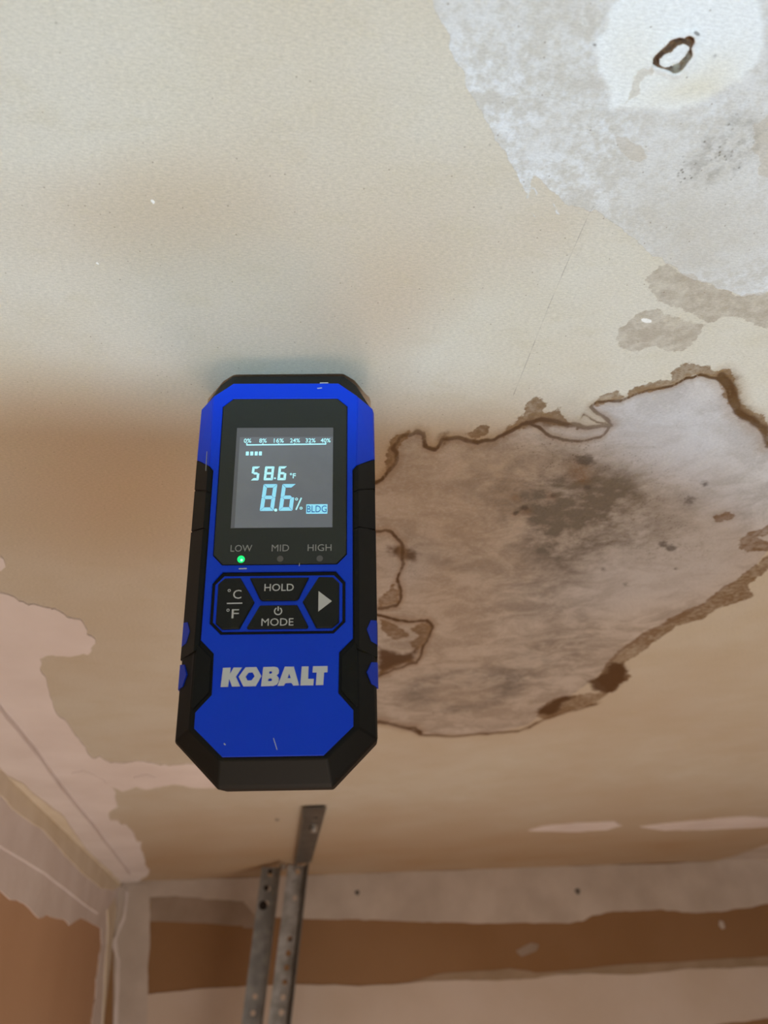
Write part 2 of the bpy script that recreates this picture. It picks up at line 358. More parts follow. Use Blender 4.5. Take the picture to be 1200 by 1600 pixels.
for n_, a_ in dict(coat=sd_wedge*1000, patch=sd_patch*1000, stain=sd_A*1000, tide=e_line, dark=sd_dark*1000, halo=sd_halo*1000,
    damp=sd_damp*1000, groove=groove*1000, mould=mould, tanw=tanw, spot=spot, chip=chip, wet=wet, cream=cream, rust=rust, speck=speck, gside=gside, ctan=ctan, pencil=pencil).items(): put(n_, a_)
ceiling = link('ceiling', me, None, None, 'structure')

# ---------- ceiling material
def ceiling_mat():
    m = bpy.data.materials.new('ceiling_drywall'); m.use_nodes = True; nt = m.node_tree; N = nt.nodes; Lk = nt.links
    b = N['Principled BSDF']; b.inputs['Roughness'].default_value = .85; b.inputs['Specular IOR Level'].default_value = .2
    tc = N.new('ShaderNodeTexCoord')
    def at(n):
        a = N.new('ShaderNodeAttribute'); a.attribute_name = n; return a.outputs['Fac']
    def nz(scale, det=4, rough=.55, stretch=None, dist=0):
        n = N.new('ShaderNodeTexNoise'); n.inputs['Scale'].default_value = scale; n.inputs['Detail'].default_value = det
        n.inputs['Roughness'].default_value = rough; n.inputs['Distortion'].default_value = dist
        if stretch:
            mp = N.new('ShaderNodeMapping'); mp.inputs['Scale'].default_value = stretch[:3]
            if len(stretch) > 3: mp.inputs['Rotation'].default_value = (0, 0, stretch[3])
            Lk.new(tc.outputs['Object'], mp.inputs[0]); Lk.new(mp.outputs[0], n.inputs['Vector'])
        else: Lk.new(tc.outputs['Object'], n.inputs['Vector'])
        return n.outputs['Fac']
    def op(o, a, b_=0.0, c=None, clamp=False):
        n = N.new('ShaderNodeMath'); n.operation = o; n.use_clamp = clamp
        for i, v in enumerate((a, b_, c)):
            if v is None: continue
            if isinstance(v, (int, float)): n.inputs[i].default_value = v
            else: Lk.new(v, n.inputs[i])
        return n.outputs[0]
    def ramp(x, lo, hi, t0=0.0, t1=1.0):
        n = N.new('ShaderNodeMapRange'); n.interpolation_type = 'SMOOTHSTEP'
        n.inputs[1].default_value = lo; n.inputs[2].default_value = hi; n.inputs[3].default_value = t0; n.inputs[4].default_value = t1
        Lk.new(x, n.inputs[0]); return n.outputs[0]
    def mix(f, a, b_, mode='MIX'):
        n = N.new('ShaderNodeMix'); n.data_type = 'RGBA'; n.blend_type = mode
        for i, v in ((0, f), (6, a), (7, b_)):
            if isinstance(v, (int, float)): n.inputs[i].default_value = v
            elif isinstance(v, tuple): n.inputs[i].default_value = (*v, 1)
            else: Lk.new(v, n.inputs[i])
        return n.outputs[2]
    mul = lambda a, b_: op('MULTIPLY', a, b_)
    add = lambda a, b_: op('ADD', a, b_)
    cen = lambda n, k: op('MULTIPLY_ADD', n, k, -k/2)      # centred noise of amplitude k
    mid = nz(300, 4, .6); smear = nz(34, 6, .68, (1, 1.25, 1, -.6), .7); big = nz(7, 3); med = nz(28, 4); mot = nz(130, 5, .6); fine = nz(650, 3, .6); fib = nz(1500, 2, .6, (.45, 1.3, 1)); grain = nz(2300, 1)
    streak = nz(60, 4, .6, (1, 2.2, 1, .5)); cloud = nz(45, 6, .65, None, .3)
    edge = add(cen(fine, 1.6), cen(mot, 2.2))
    # paper
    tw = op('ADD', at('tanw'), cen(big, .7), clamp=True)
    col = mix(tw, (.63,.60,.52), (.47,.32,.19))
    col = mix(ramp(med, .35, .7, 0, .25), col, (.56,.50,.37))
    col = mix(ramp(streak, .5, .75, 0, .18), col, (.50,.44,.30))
    # damp marks
    dm = ramp(add(at('damp'), add(edge, cen(mid, 3))), -.3, .3)
    col = mix(mul(dm, ramp(add(mul(mot,.5),mul(mid,.5)), .35, .62, .25, .75)), col, (.36,.30,.235))
    # stain field: washed paper, greyish lilac to tan
    st = ramp(add(at('stain'), cen(fine, .8)), -.3, .5)
    washed = mix(ramp(smear, .36, .62), (.575,.53,.49), (.37,.315,.27))
    washed = mix(op('MULTIPLY', at('wet'), 1.0, clamp=True), washed, (.54,.54,.565))
    washed = mix(ramp(smear, .46, .62, 0, .30), washed, (.33,.30,.28))
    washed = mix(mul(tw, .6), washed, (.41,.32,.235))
    washed = mix(ramp(nz(420, 5, .7), .45, .75, 0, .35), washed, (.64,.62,.61))
    col = mix(mul(st, .92), col, washed)
    # white coat
    ct = ramp(add(at('coat'), add(cen(fine, .9), cen(mot, .5))), -.18, .22)
    cc = mix(ramp(add(mul(mid, .32), add(mul(mot, .3), add(mul(fine, .16), mul(med, .22)))), .42, .58), (.55,.54,.51), (.76,.80,.845))
    cc = mix(ramp(add(med, mul(big, .8)), .80, 1.05, 0, .6), cc, (.60,.585,.55))
    cc = mix(op('MULTIPLY', at('ctan'), ramp(add(mul(med,.5), mul(mid,.5)), .38, .6, .35, 1), clamp=True), cc, (.53,.50,.44))
    cc = mix(mul(dm, .55), cc, (.50,.44,.35))
    col = mix(mul(ct, ramp(med, .3, .6, .78, .97)), col, cc)
    pt = ramp(add(at('patch'), add(cen(mot, 3), cen(med, 4))), -1.0, 1.2)
    pc = mix(ramp(med, .4, .7), (.80,.84,.86), (.78,.815,.83))
    pc = mix(op('MULTIPLY', at('cream'), 1.0, clamp=True), pc, (.70,.67,.56))
    pc = mix(mul(dm, .5), pc, (.50,.45,.36))
    col = mix(mul(pt, .96), col, pc)
    # brown marks
    rag = add(cen(mot, 6), add(cen(mid, 4.5), cen(fine, 1.5)))
    hl = ramp(add(at('halo'), rag), -.3, .5)
    col = mix(mul(hl, ramp(add(mul(cloud, .5), mul(mid, .5)), .34, .60, .42, .92)), col, (.20,.12,.055))
    hr = mul(ramp(add(at('halo'), rag), -.55, .0), ramp(add(at('halo'), rag), .75, .1))
    col = mix(mul(hr, .5), col, (.20,.115,.05))
    dk = ramp(add(at('dark'), add(rag, cen(mot, 4))), -2.6, 3.6)
    col = mix(mul(dk, .95), col, (.105,.052,.02))
    td = at('tide'); tn = add(td, add(cen(mot, 1.4), add(cen(mid, 1.2), cen(fine, .5))))
    col = mix(mul(ramp(tn, 5, 1.0), .38), col, (.29,.18,.09))
    col = mix(mul(ramp(tn, 1.45, .45), ramp(med, .3, .6, .65, .98)), col, (.095,.045,.014))
    # mould
    mo = mul(at('mould'), ramp(mul(add(smear, add(mot, cloud)), .333), .36, .66, .1, 1.35))
    col = mix(op('MULTIPLY', mo, .72, clamp=True), col, (.18,.16,.14))
    sp = N.new('ShaderNodeTexVoronoi'); sp.inputs['Scale'].default_value = 620; Lk.new(tc.outputs['Object'], sp.inputs['Vector'])
    mk = mul(ramp(sp.outputs['Distance'], .34, .12), mul(ramp(at('speck'), .12, .8), ramp(add(mot, mul(mid, .5)), .66, .88)))
    col = mix(op('MULTIPLY', mk, .8, clamp=True), col, (.10,.085,.06))
    col = mix(mul(ramp(at('speck'), .3, 1.0), ramp(mid, .42, .62, .05, .42)), col, (.24,.21,.16))
    col = mix(op('MULTIPLY', mul(at('rust'), ramp(fine, .3, .6, .4, 1)), .6, clamp=True), col, (.22,.13,.07))
    col = mix(op('MULTIPLY', ramp(add(at('spot'), add(cen(mid, 1.3), cen(fine, .6))), .35, 1.0), .72, clamp=True), col, (.09,.075,.065))
    # tiny specks everywhere
    sv = N.new('ShaderNodeTexVoronoi'); sv.inputs['Scale'].default_value = 210; Lk.new(tc.outputs['Object'], sv.inputs['Vector'])
    col = mix(mul(ramp(sv.outputs['Distance'], .075, .03), .55), col, (.20,.15,.10))
    col = mix(ramp(add(at('chip'), cen(fine, .3)), .6, .8), col, (.85,.84,.80))
    col = mix(mul(ramp(at('pencil'), 1.4, .4), ramp(mot, .42, .6, .15, .55)), col, (.25,.22,.20))
    # groove round the screw head
    g = ramp(at('groove'), -.05, .12)
    gcol = mix(ramp(nz(700, 4), .4, .65), (.085,.035,.02), (.20,.095,.045))
    gcol = mix(mul(op('MULTIPLY', at('gside'), 1, clamp=True), ramp(fine, .4, .6, .4, 1)), gcol, (.36,.33,.27))
    col = mix(g, col, gcol)
    col = mix(mul(ramp(at('groove'), -.9, -.1), .12), col, (.35,.27,.16))
    # fibre grain
    gr = add(cen(fib, .48), cen(grain, .22))
    hsv = N.new('ShaderNodeHueSaturation'); Lk.new(col, hsv.inputs['Color']); Lk.new(add(gr, 1.0), hsv.inputs['Value'])
    Lk.new(hsv.outputs[0], b.inputs['Base Color'])
    h = add(mul(fib, .35), add(mul(grain, .2), mul(mot, .8)))
    h = add(h, mul(ct, 1.2)); h = add(h, mul(pt, 1.5)); h = add(h, mul(fine, .5))
    bp = N.new('ShaderNodeBump'); bp.inputs['Strength'].default_value = .35; bp.inputs['Distance'].default_value = .00022
    Lk.new(h, bp.inputs['Height']); Lk.new(bp.outputs[0], b.inputs['Normal'])
    return m
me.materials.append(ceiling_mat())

# ---------- walls and floor
def slab(name, x0, x1, y0, y1, z0, z1, m):
    vs = [(x, y, z) for z in (z0, z1) for y in (y0, y1) for x in (x0, x1)]
    fs = [(0,2,3,1),(4,5,7,6),(0,1,5,4),(2,6,7,3),(0,4,6,2),(1,3,7,5)]
    o = link(name, mesh(name, vs, fs), m, None, 'structure'); return o
wall_back = slab('wall_back', XL-.013, XR+.013, D, D+.013, 0, ZC+T, M['paper_wall'])
wall_left = slab('wall_left', XL-.013, XL, YB, D, 0, ZC+T, M['paper_side'])
wall_right = slab('wall_right', XR, XR+.013, YB, D, 0, ZC+T, M['paper_side'])
floor = slab('floor', XL-.013, XR+.013, YB, D+.013, -.1, 0, M['concrete'])

# ---------- joint compound and tape, trowelled on in raised layers
def layer(name, parent, plane, pts, thick, m, rough=1.5, n=3, seed=1, closed_j=True, off=0.0, soft=None):
    q = list(pts); q = jag(q+[q[0]], rough, n, seed)[:-1]
    if plane == 'Z': w = [onZ(*p) for p in q]; uv = [(p[0], p[1]) for p in w]; to = lambda u, v, t: (u, v, ZC-t-off)
    elif plane == 'Y': w = [onY(*p) for p in q]; uv = [(p[0], p[2]) for p in w]; to = lambda u, v, t: (u, D-t-off, v)
    else: w = [onX(*p) for p in q]; uv = [(p[1], p[2]) for p in w]; to = lambda u, v, t: (XL+t+off, u, v)
    vs, fs = prism_vf(uv, 0, thick, back=False)
    me_ = mesh(name, [to(*v) for v in vs], fs); fix(me_)
    o = link(name, me_, m, parent); return o
def wob(pts, a, n=3, seed=1): return jag(pts, a, n, seed)
def far_c(x, y, Y=.13): q = onZ(x, y); return tuple(float(v) for v in proj((q[0], Y, ZC)))
def far_w(x, y, Y=.13): q = onX(x, y); return tuple(float(v) for v in proj((XL, Y, q[2])))
LC = [(0,925),(30,938),(62,945),(100,958),(132,975),(149,998),(143,1016),(118,1023),(62,1028),(70,1055),(78,1085),(92,1118),(118,1148),(148,1185),
      (180,1190),(250,1195),(360,1200),(430,1203),(430,1232),(345,1228),(250,1229),(174,1228),(180,1246),(184,1260),(171,1268),(172,1281),(198,1288),(210,1305),(222,1330),(226,1350),(229,1369)]
layer('joint_compound', ceiling, 'Z', [far_c(-160,900), (-160,900)]+LC+[(185,1377),(0,1199),(-160,1040), far_c(-160,1040)], .0009, M['comp'], 3.0, 4, 3)
layer('joint_compound', ceiling, 'Z', [far_c(-160,925),(-160,925),(0,1097),(55,1165),(95,1222),(150,1290),(204,1363),(186,1377),(0,1199),(-160,1040),far_c(-160,1040)], .0055, M['comp'], .5, 2, 4)
layer('joint_compound', ceiling, 'Z', [(0,868),(6,872),(9,884),(2,890),(-40,890),(-40,868)], .0009, M['comp'], 1, 2, 5)
layer('joint_compound', ceiling, 'Z', [(112,1206),(130,1202),(160,1215),(168,1224),(140,1224),(120,1216)], .0016, M['comp'], .6, 2, 6)
layer('joint_compound', ceiling, 'Z', [(210,1212),(230,1208),(244,1213),(240,1219),(220,1220),(208,1217)], .0018, M['comp'], .6, 2, 7)
layer('joint_tape', ceiling, 'Z', [(0,1194),(38,1214),(70,1242),(102,1268),(136,1320),(176,1358),(190,1374),(185,1377),(0,1199),(-160,1040),far_c(-160,1040),far_c(-160,1032),(-160,1032)], .0068, M['tape'], .8, 2, 8)
layer('joint_compound', ceiling, 'Z', [(825,1297),(850,1290),(900,1285),(960,1283),(972,1289),(948,1296),(890,1299)], .0012, M['comp'], .5, 2, 9)
layer('joint_compound', ceiling, 'Z', [(1000,1291),(1080,1282),(1160,1275),(1200,1277),(1300,1277),(1300,1289),(1200,1291),(1100,1296),(1040,1297)], .0012, M['comp'], .5, 2, 10)
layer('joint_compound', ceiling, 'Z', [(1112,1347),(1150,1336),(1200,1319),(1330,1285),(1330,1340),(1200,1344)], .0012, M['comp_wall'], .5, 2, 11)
LB = [(232,1402),(300,1402),(380,1408),(400,1432),(480,1436),(560,1436),(640,1440),(700,1441),(800,1442),(890,1443),(912,1439),(930,1430),(960,1424),(1030,1421),(1060,1424),(1100,1426),(1150,1420),(1200,1412),(1340,1400)]
yt = lambda x: 1378-(x-185)*.0350
top = [(x, yt(x)+.6) for x in (1340, 1100, 900, 700, 500, 300, 185)]
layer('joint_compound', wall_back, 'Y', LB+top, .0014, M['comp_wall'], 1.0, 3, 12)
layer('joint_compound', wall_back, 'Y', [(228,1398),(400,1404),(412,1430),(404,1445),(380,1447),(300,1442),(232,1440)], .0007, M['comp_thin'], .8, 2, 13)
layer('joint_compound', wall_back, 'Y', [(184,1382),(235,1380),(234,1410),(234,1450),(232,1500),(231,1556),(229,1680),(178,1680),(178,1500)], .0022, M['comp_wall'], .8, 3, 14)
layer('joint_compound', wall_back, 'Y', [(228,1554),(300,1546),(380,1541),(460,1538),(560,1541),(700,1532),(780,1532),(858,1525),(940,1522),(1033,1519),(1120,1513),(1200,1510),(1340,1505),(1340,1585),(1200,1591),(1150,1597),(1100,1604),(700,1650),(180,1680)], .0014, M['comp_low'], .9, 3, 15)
layer('joint_compound', wall_back, 'Y', [(640,1534),(700,1520),(796,1513),(837,1520),(920,1513),(992,1506),(1100,1500),(1200,1494),(1340,1488),(1340,1512),(1200,1516),(1033,1526),(858,1531),(700,1538)], .0007, M['comp_thin2'], .7, 2, 16)
layer('joint_compound', wall_back, 'Y', [(375,1432),(395,1428),(412,1436),(405,1450),(380,1450)], .0016, M['comp_thin'], .6, 2, 17)
layer('joint_compound', wall_back, 'Y', [(1124,1438),(1130,1440),(1133,1450),(1128,1452),(1123,1446)], .001, M['comp_wall'], .5, 2, 18)
layer('joint_compound', wall_back, 'Y', [(806,1485),(830,1473),(842,1476),(838,1486),(815,1495)], .0005, M['comp_thin'], .6, 2, 19)
LLW = [(0,1392),(15,1406),(37,1412),(60,1435),(72,1429),(100,1437),(107,1446),(126,1434),(157,1451),(154,1500),(148,1560),(143,1600),(136,1680),(180,1680),(179,1500),(184,1382)]
layer('joint_compound', wall_left, 'X', [far_w(-160,1310),(-160,1310)]+LLW+[(184,1380),(0,1202),(-160,1048),far_w(-160,1048)], .0012, M['comp'], 1.0, 3, 20)
layer('joint_compound', wall_left, 'X', [far_w(-160,1235),(-160,1235),(0,1326),(67,1366),(125,1411),(150,1428),(165,1420),(184,1386),(184,1380),(0,1202),(-160,1048),far_w(-160,1048)], .0045, M['comp'], .5, 2, 21)
layer('joint_tape', wall_left, 'X', [far_w(-160,1120),(-160,1120),(0,1250),(25,1275),(60,1297),(85,1325),(120,1362),(152,1388),(172,1392),(184,1383),(184,1380),(0,1202),(-160,1048),far_w(-160,1048)], .0058, M['tape'], .7, 2, 22)
layer('joint_tape', wall_left, 'X', [(164,1400),(176,1396),(180,1440),(172,1475),(170,1520),(166,1600),(160,1680),(152,1680),(158,1600),(163,1500),(166,1450)], .0035, M['tape'], .6, 2, 23)
layer('joint_compound', wall_back, 'Y', [(192,1384),(197,1390),(193,1430),(181,1462),(176,1480),(183,1500),(181,1560),(178,1600),(176,1680),(180,1680),(186,1560),(188,1500),(183,1470),(196,1436),(201,1395)], .0045, M['comp'], .5, 2, 24)
layer('joint_compound', wall_back, 'Y', [(172,1379.5),(178,1376),(192,1378),(190,1386),(180,1390)], .003, M['comp_thin'], .5, 2, 25)
# nail dents in the compound of the back wall
def dent(px, py, r, plane='Y'):
    c = onY(px, py); q = []
    for k in range(10):
        a = k*math.tau/10; q.append((c[0]+r*math.cos(a)*(1+.15*math.sin(3*a)), c[2]+r*math.sin(a)))
    vs, fs = prism_vf(q, 0, .0020, back=False)
    me_ = mesh('nail_head', [(u, D-t, v) for u, v, t in vs], fs); fix(me_); return link('nail_head', me_, M['steel_dark'], wall_back)
dent(902, 1393, .0055); dent(558, 1395, .0045); 

# ================================================================== TRACK HANGER
def strip(name, parent, p0, p1, across, width, pitch, r, m, skip=(), thick=.0022, phase=.5, hx=.5):
    """a perforated steel strip from p0 to p1; real holes, real thickness"""
    p0 = Vector(p0); p1 = Vector(p1); d = (p1-p0); L = d.length; d.normalize(); a = Vector(across).normalized(); nrm = d.cross(a).normalized()
    bm = bmesh.new(); n = max(1, int(L/pitch)); st = L/n; K_ = 14
    for k in range(n):
        s0, s1 = k*st, (k+1)*st; c = ((s0+s1)/2, width*hx)
        sq = []
        for i in range(K_):
            t = (i+.5)*math.tau/K_; dx, dy = math.cos(t), math.sin(t)
            sc = min((st/2)/abs(dx) if dx else 9, ((width-c[1]) if dy > 0 else c[1])/abs(dy) if dy else 9)
            sq.append((c[0]+dx*sc, c[1]+dy*sc))
        corners = [(s0,0),(s1,0),(s1,width),(s0,width)]
        rr = r
        outer = corners
        P3 = lambda s, w_, t: p0+d*s+a*w_+nrm*t
        if k in skip:
            loops = [[Vector((x, y, 0)) for x, y in outer]]
        else:
            hole = [(c[0]+rr*math.cos(-i*math.tau/K_), c[1]+rr*math.sin(-i*math.tau/K_)) for i in range(K_)]
            loops = [[Vector((x, y, 0)) for x, y in outer], [Vector((x, y, 0)) for x, y in hole]]
        flat = [q for lp in loops for q in lp]
        for t in (0, thick):
            vv = [bm.verts.new(P3(q.x, q.y, t)) for q in flat]
            for tri in tessellate_polygon(loops): bm.faces.new([vv[i] for i in tri])
            if t == 0: va = vv
            else:
                for i in (0, 2):
                    j = (i+1)%4; bm.faces.new((va[i], va[j], vv[j], vv[i]))
                if k == 0: bm.faces.new((va[3], va[0], vv[0], vv[3]))
                if k == n-1: bm.faces.new((va[1], va[2], vv[2], vv[1]))
                if len(loops) > 1:
                    for i in range(K_):
                        j = (i+1)%K_; bm.faces.new((va[4+i], va[4+j], vv[4+j], vv[4+i]))
    bmesh.ops.remove_doubles(bm, verts=bm.verts, dist=1e-6); bmesh.ops.recalc_face_normals(bm, faces=bm.faces)
    me_ = bpy.data.meshes.new(name); bm.to_mesh(me_); bm.free(); return link(name, me_, m, parent)
def cyl(name, parent, c, axis, r, h, m, n=12, dome=0):
    c = Vector(c); ax = Vector(axis).normalized(); u = ax.orthogonal().normalized(); v = ax.cross(u)
    vs, fs = [], []
    prof = [(r, 0), (r, h*.7), (r*.82, h)]
    for (rr, hh) in prof:
        for k in range(n):
            a = k*math.tau/n; vs.append(c+u*rr*math.cos(a)+v*rr*math.sin(a)+ax*hh)
    for j in range(len(prof)-1):
        for k in range(n): fs.append((j*n+k, j*n+(k+1)%n, (j+1)*n+(k+1)%n, (j+1)*n+k))
    fs.append(tuple(range(n))[::-1]); fs.append(tuple(range(2*n, 3*n)))
    me_ = mesh(name, vs, fs); fix(me_); return link(name, me_, m, parent)
YH = float(onZ(455, 1349)[1]); print('YH', YH)
hang = bpy.data.objects.new('track_hanger', None); C.objects.link(hang)
tag(hang, 'perforated galvanized steel angle brackets bolted to the ceiling and hanging below the moisture meter', 'bracket')
bw = lambda x, y, Y=YH: Vector(onY(x, y, Y))
A0 = bw(409, 1352); A1 = bw(372, 1640); B0 = bw(450, 1345); B1 = bw(414, 1640)
A0.z = min(A0.z, ZC-.004); B0.z = min(B0.z, ZC-.002)
wA = (bw(436, 1352)-bw(409, 1352)).length*1.08; wB = (bw(475,1345)-bw(448,1345)).length
print('widths', wA, wB)
A1 = A0+(A1-A0)*2.4; B1 = B0+(B1-B0)*2.4
dA = (A1-A0).normalized()
acr = Vector((1, 0, 0)); acr = (acr-acr.dot(dA)*dA).normalized()
pit = wA*.62
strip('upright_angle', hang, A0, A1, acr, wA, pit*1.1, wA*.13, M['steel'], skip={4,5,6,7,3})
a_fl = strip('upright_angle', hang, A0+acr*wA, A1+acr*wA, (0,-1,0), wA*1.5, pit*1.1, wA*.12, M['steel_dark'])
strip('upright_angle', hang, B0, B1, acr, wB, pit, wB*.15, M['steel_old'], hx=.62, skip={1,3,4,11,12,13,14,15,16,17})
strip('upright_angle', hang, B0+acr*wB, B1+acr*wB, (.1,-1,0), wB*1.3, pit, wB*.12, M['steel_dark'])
for i, (x, y, m_, r) in enumerate([(422,1362,'bolt_dark',.0035),(416,1388,'bolt_dark',.0042),(411,1415,'bolt_dark',.007),(459,1381,'bolt',.0035)]):
    p = bw(x, y, YH); cyl('bolt', hang, p, (0,-1,0), r, .005, M[m_])
p = bw(443, 1347, YH); cyl('bolt', hang, Vector((p.x, p.y-.001, min(p.z, ZC-.006))), (0,-1,0), .004, .008, M['bolt'])
for i, y in enumerate((1440, 1472, 1499, 1527)):
    p = bw(456-(y-1440)*.13, y, YH); cyl('bolt', hang, p+Vector((.004,0,0)), (0,-1,0), .0055, .0012, M['steel_dark'])
q0 = Vector(onZ(476, 1258)); q1 = Vector(onZ(462, 1344)); wr = (Vector(onZ(512,1258))-q0).length
dr = (q1-q0).normalized(); ac2 = Vector((1,0,0)); ac2 = (ac2-ac2.dot(dr)*dr).normalized()
strip('ceiling_angle', hang, q0-Vector((0,0,.0025)), q1-Vector((0,0,.0025)), ac2, wr*.92, .09, .004, M['steel_dark'], skip={1,2,3,4,5,6,7}, hx=.6)
strip('ceiling_angle', hang, q0-Vector((0,0,.0025)), q1-Vector((0,0,.0025)), (0,0,-1), wr*.5, .06, .004, M['steel_dark'], skip={0,1,2,3,4,5,6,7,8})
p = Vector(onZ(490, 1284)); cyl('bolt', hang, p-Vector((0,0,.004)), (0,0,-1), .0055, .009, M['bolt'])

# ================================================================== MOISTURE METER
s_ = .2550929
Vc = np.array([-56,2939,1200.]); Vc /= np.linalg.norm(Vc)
Uc = np.array([1,.0076,.029]); Uc -= Uc@Vc*Vc; Uc /= np.linalg.norm(Uc)
Nc = np.cross(Uc, Vc); Nc = -Nc if Nc[2] > 0 else Nc
c0 = np.array([440-600, 800-900, F]); c0 = c0/c0[2]*s_
Uw, Vw, Nw = [Vector(c2w(v)) for v in (Uc, Vc, Nc)]
O = Vector(CAM+c2w(c0)) - Uw*.0007
mm = .001
top_back = O + Vw*.0823 - Nw*.0235
k_sc = (ZC-.0004-CAM[2])/(top_back.z-CAM[2])       # slide along the sight line until the head touches the ceiling
print('meter scale', k_sc)
MS = mm*k_sc; OM = Vector(CAM)+(O-Vector(CAM))*k_sc
# the empty stands at the head of the meter, where its pins enter the ceiling
meter = bpy.data.objects.new('moisture_meter', None); C.objects.link(meter)
tag(meter, 'blue and black handheld moisture meter with lit screen, hanging from the ceiling by its pins', 'moisture meter')
MM = Matrix(((Uw.x,Vw.x,Nw.x,OM.x),(Uw.y,Vw.y,Nw.y,OM.y),(Uw.z,Vw.z,Nw.z,OM.z),(0,0,0,1)))
meter.matrix_world = MM @ Matrix.Translation((0, .080*k_sc, -.012*k_sc))
off = Vector((0, .080*k_sc, -.012*k_sc))
def mpart(name, vs, fs, m, parent=None, bev=0, smooth=False):
    pts = [Vector(v)*MS-off for v in vs]; me_ = mesh(name, pts, fs); fix(me_)
    o = link(name, me_, m, parent or meter)
    if bev:
        b = o.modifiers.new('bevel', 'BEVEL'); b.width = bev*MS; b.segments = 2; b.limit_method = 'ANGLE'; b.angle_limit = math.radians(25)
    if smooth:
        for p_ in me_.polygons: p_.use_smooth = True
    return o
def mir(pts): return list(pts)+[(-x, *r) for x, *r in reversed(pts)]
def plate(name, poly, w0, w1, m, parent=None, holes=(), ch=0, bev=0):
    vs, fs = prism_vf(poly, w0, w1, holes, ch); return mpart(name, vs, fs, m, parent, bev)
# black shell: five rings from the front face to the back
R = [ [(19.4,74),(23,71.1),(26.2,68.4),(26,-49.2),(16.2,-58.2)],
      [(20.9,81.3),(25.2,77.5),(30.4,68.6),(31.4,-51.6),(17.4,-65)],
      [(21.2,82.3),(25.7,78.3),(31.6,67.3),(32,-52),(17.6,-66.2)],
      [(21.2,82.3),(25.7,78.3),(31.6,67.3),(32,-52),(17.6,-66.2)],
      [(19,79),(23,76),(28,65),(28,-50),(16,-62.5)] ]
W_ = [0, -6.6, -8.4, -23, -28.5]
vs, fs = [], []
for r, w in zip(R, W_): vs += [(x, y, w) for x, y in mir(r)]
n = 10
for j in range(4):
    for i in range(n): fs.append((j*n+i, j*n+(i+1)%n, (j+1)*n+(i+1)%n, (j+1)*n+i))
fs.append(tuple(range(n))); fs.append(tuple(range(4*n, 5*n))[::-1])
mpart('body_shell', vs, fs, M['black'], bev=.5)
# blue face plate, raised, with a well for the buttons
face = mir([(19.2,73.8),(26.2,68.3),(25.7,40.4),(24.3,38.6),(24.3,-21.4),(19.9,-25.8),(19.7,-38.7),(24.4,-44),(24.4,-48.8),(15.3,-57.3)])
well = [(-21.9,-2.5),(-18.7,1.3),(18.7,1.3),(21.9,-2.5),(21.9,-16),(18.1,-19.7),(-18.1,-19.7),(-21.9,-16)]
bz_hole = mir([(18.95,67.4),(22.55,64.1),(22.35,7.1),(19.1,3.7)])
plate('face_plate', face, -.4, .7, M['blue'], holes=(well, bz_hole), ch=.22)
# blue wings down the bevels beside the display
for s in (1, -1):
    w3 = [(26.35,68.3,.3),(31.75,67.2,-6.6),(32.3,66.6,-8.7),(32.4,66.2,-20),(32.4,45,-20),(32.4,46.9,-8.6),(31.85,46.2,-6.5),(25.8,40.2,.4)]
    inn = [(24.5,67,-1.5),(29.5,66,-7.5),(30.3,65,-9.5),(30.3,65,-20),(30.3,45,-20),(30.3,46,-9.5),(29.5,45,-7.5),(24.5,41,-1.5)]
    vv = [(s*x, y, w) for x, y, w in w3+inn]
    ff = [(0,1,6,7),(1,2,5,6),(2,3,4,5),(8,15,14,9),(9,14,13,10),(10,13,12,11)]+[(i, i+8, (i+1)%8+8, (i+1)%8) for i in range(8)]
    mpart('side_panel', vv, ff, M['blue'], bev=.25)
# rubber grips: upper, middle (sunk a little) and lower, each wrapping bevel and side
def grip(s, prof_top, prof_bot, lift, m, name='side_grip'):
    """prof: v of the end at inner edge, ridge, outer edge, side back"""
    U0 = [(24.6, .15+lift*.2), (26.3, .35+lift), (32.25+lift*.5, -8.2), (32.3+lift*.5, -21)]
    vs = []
    for pr in (prof_top, prof_bot):
        for (u, w), v in zip(U0, pr): vs.append((s*u, v, w))
        for (u, w), v in zip([(24.6,-2.5),(25,-2.5),(30,-10),(30,-21)], pr): vs.append((s*u, v, w))
    fs = []
    for i in range(3): fs.append((i, i+1, 8+i+1, 8+i)); fs.append((4+i, 8+4+i, 8+4+i+1, 4+i+1))
    for b in (0, 8): fs += [(b+0, b+4, b+5, b+1), (b+1, b+5, b+6, b+2), (b+2, b+6, b+7, b+3)]
    fs += [(0, 8, 12, 4), (3, 7, 15, 11)]
    return mpart(name, vs, fs, m, bev=.3)
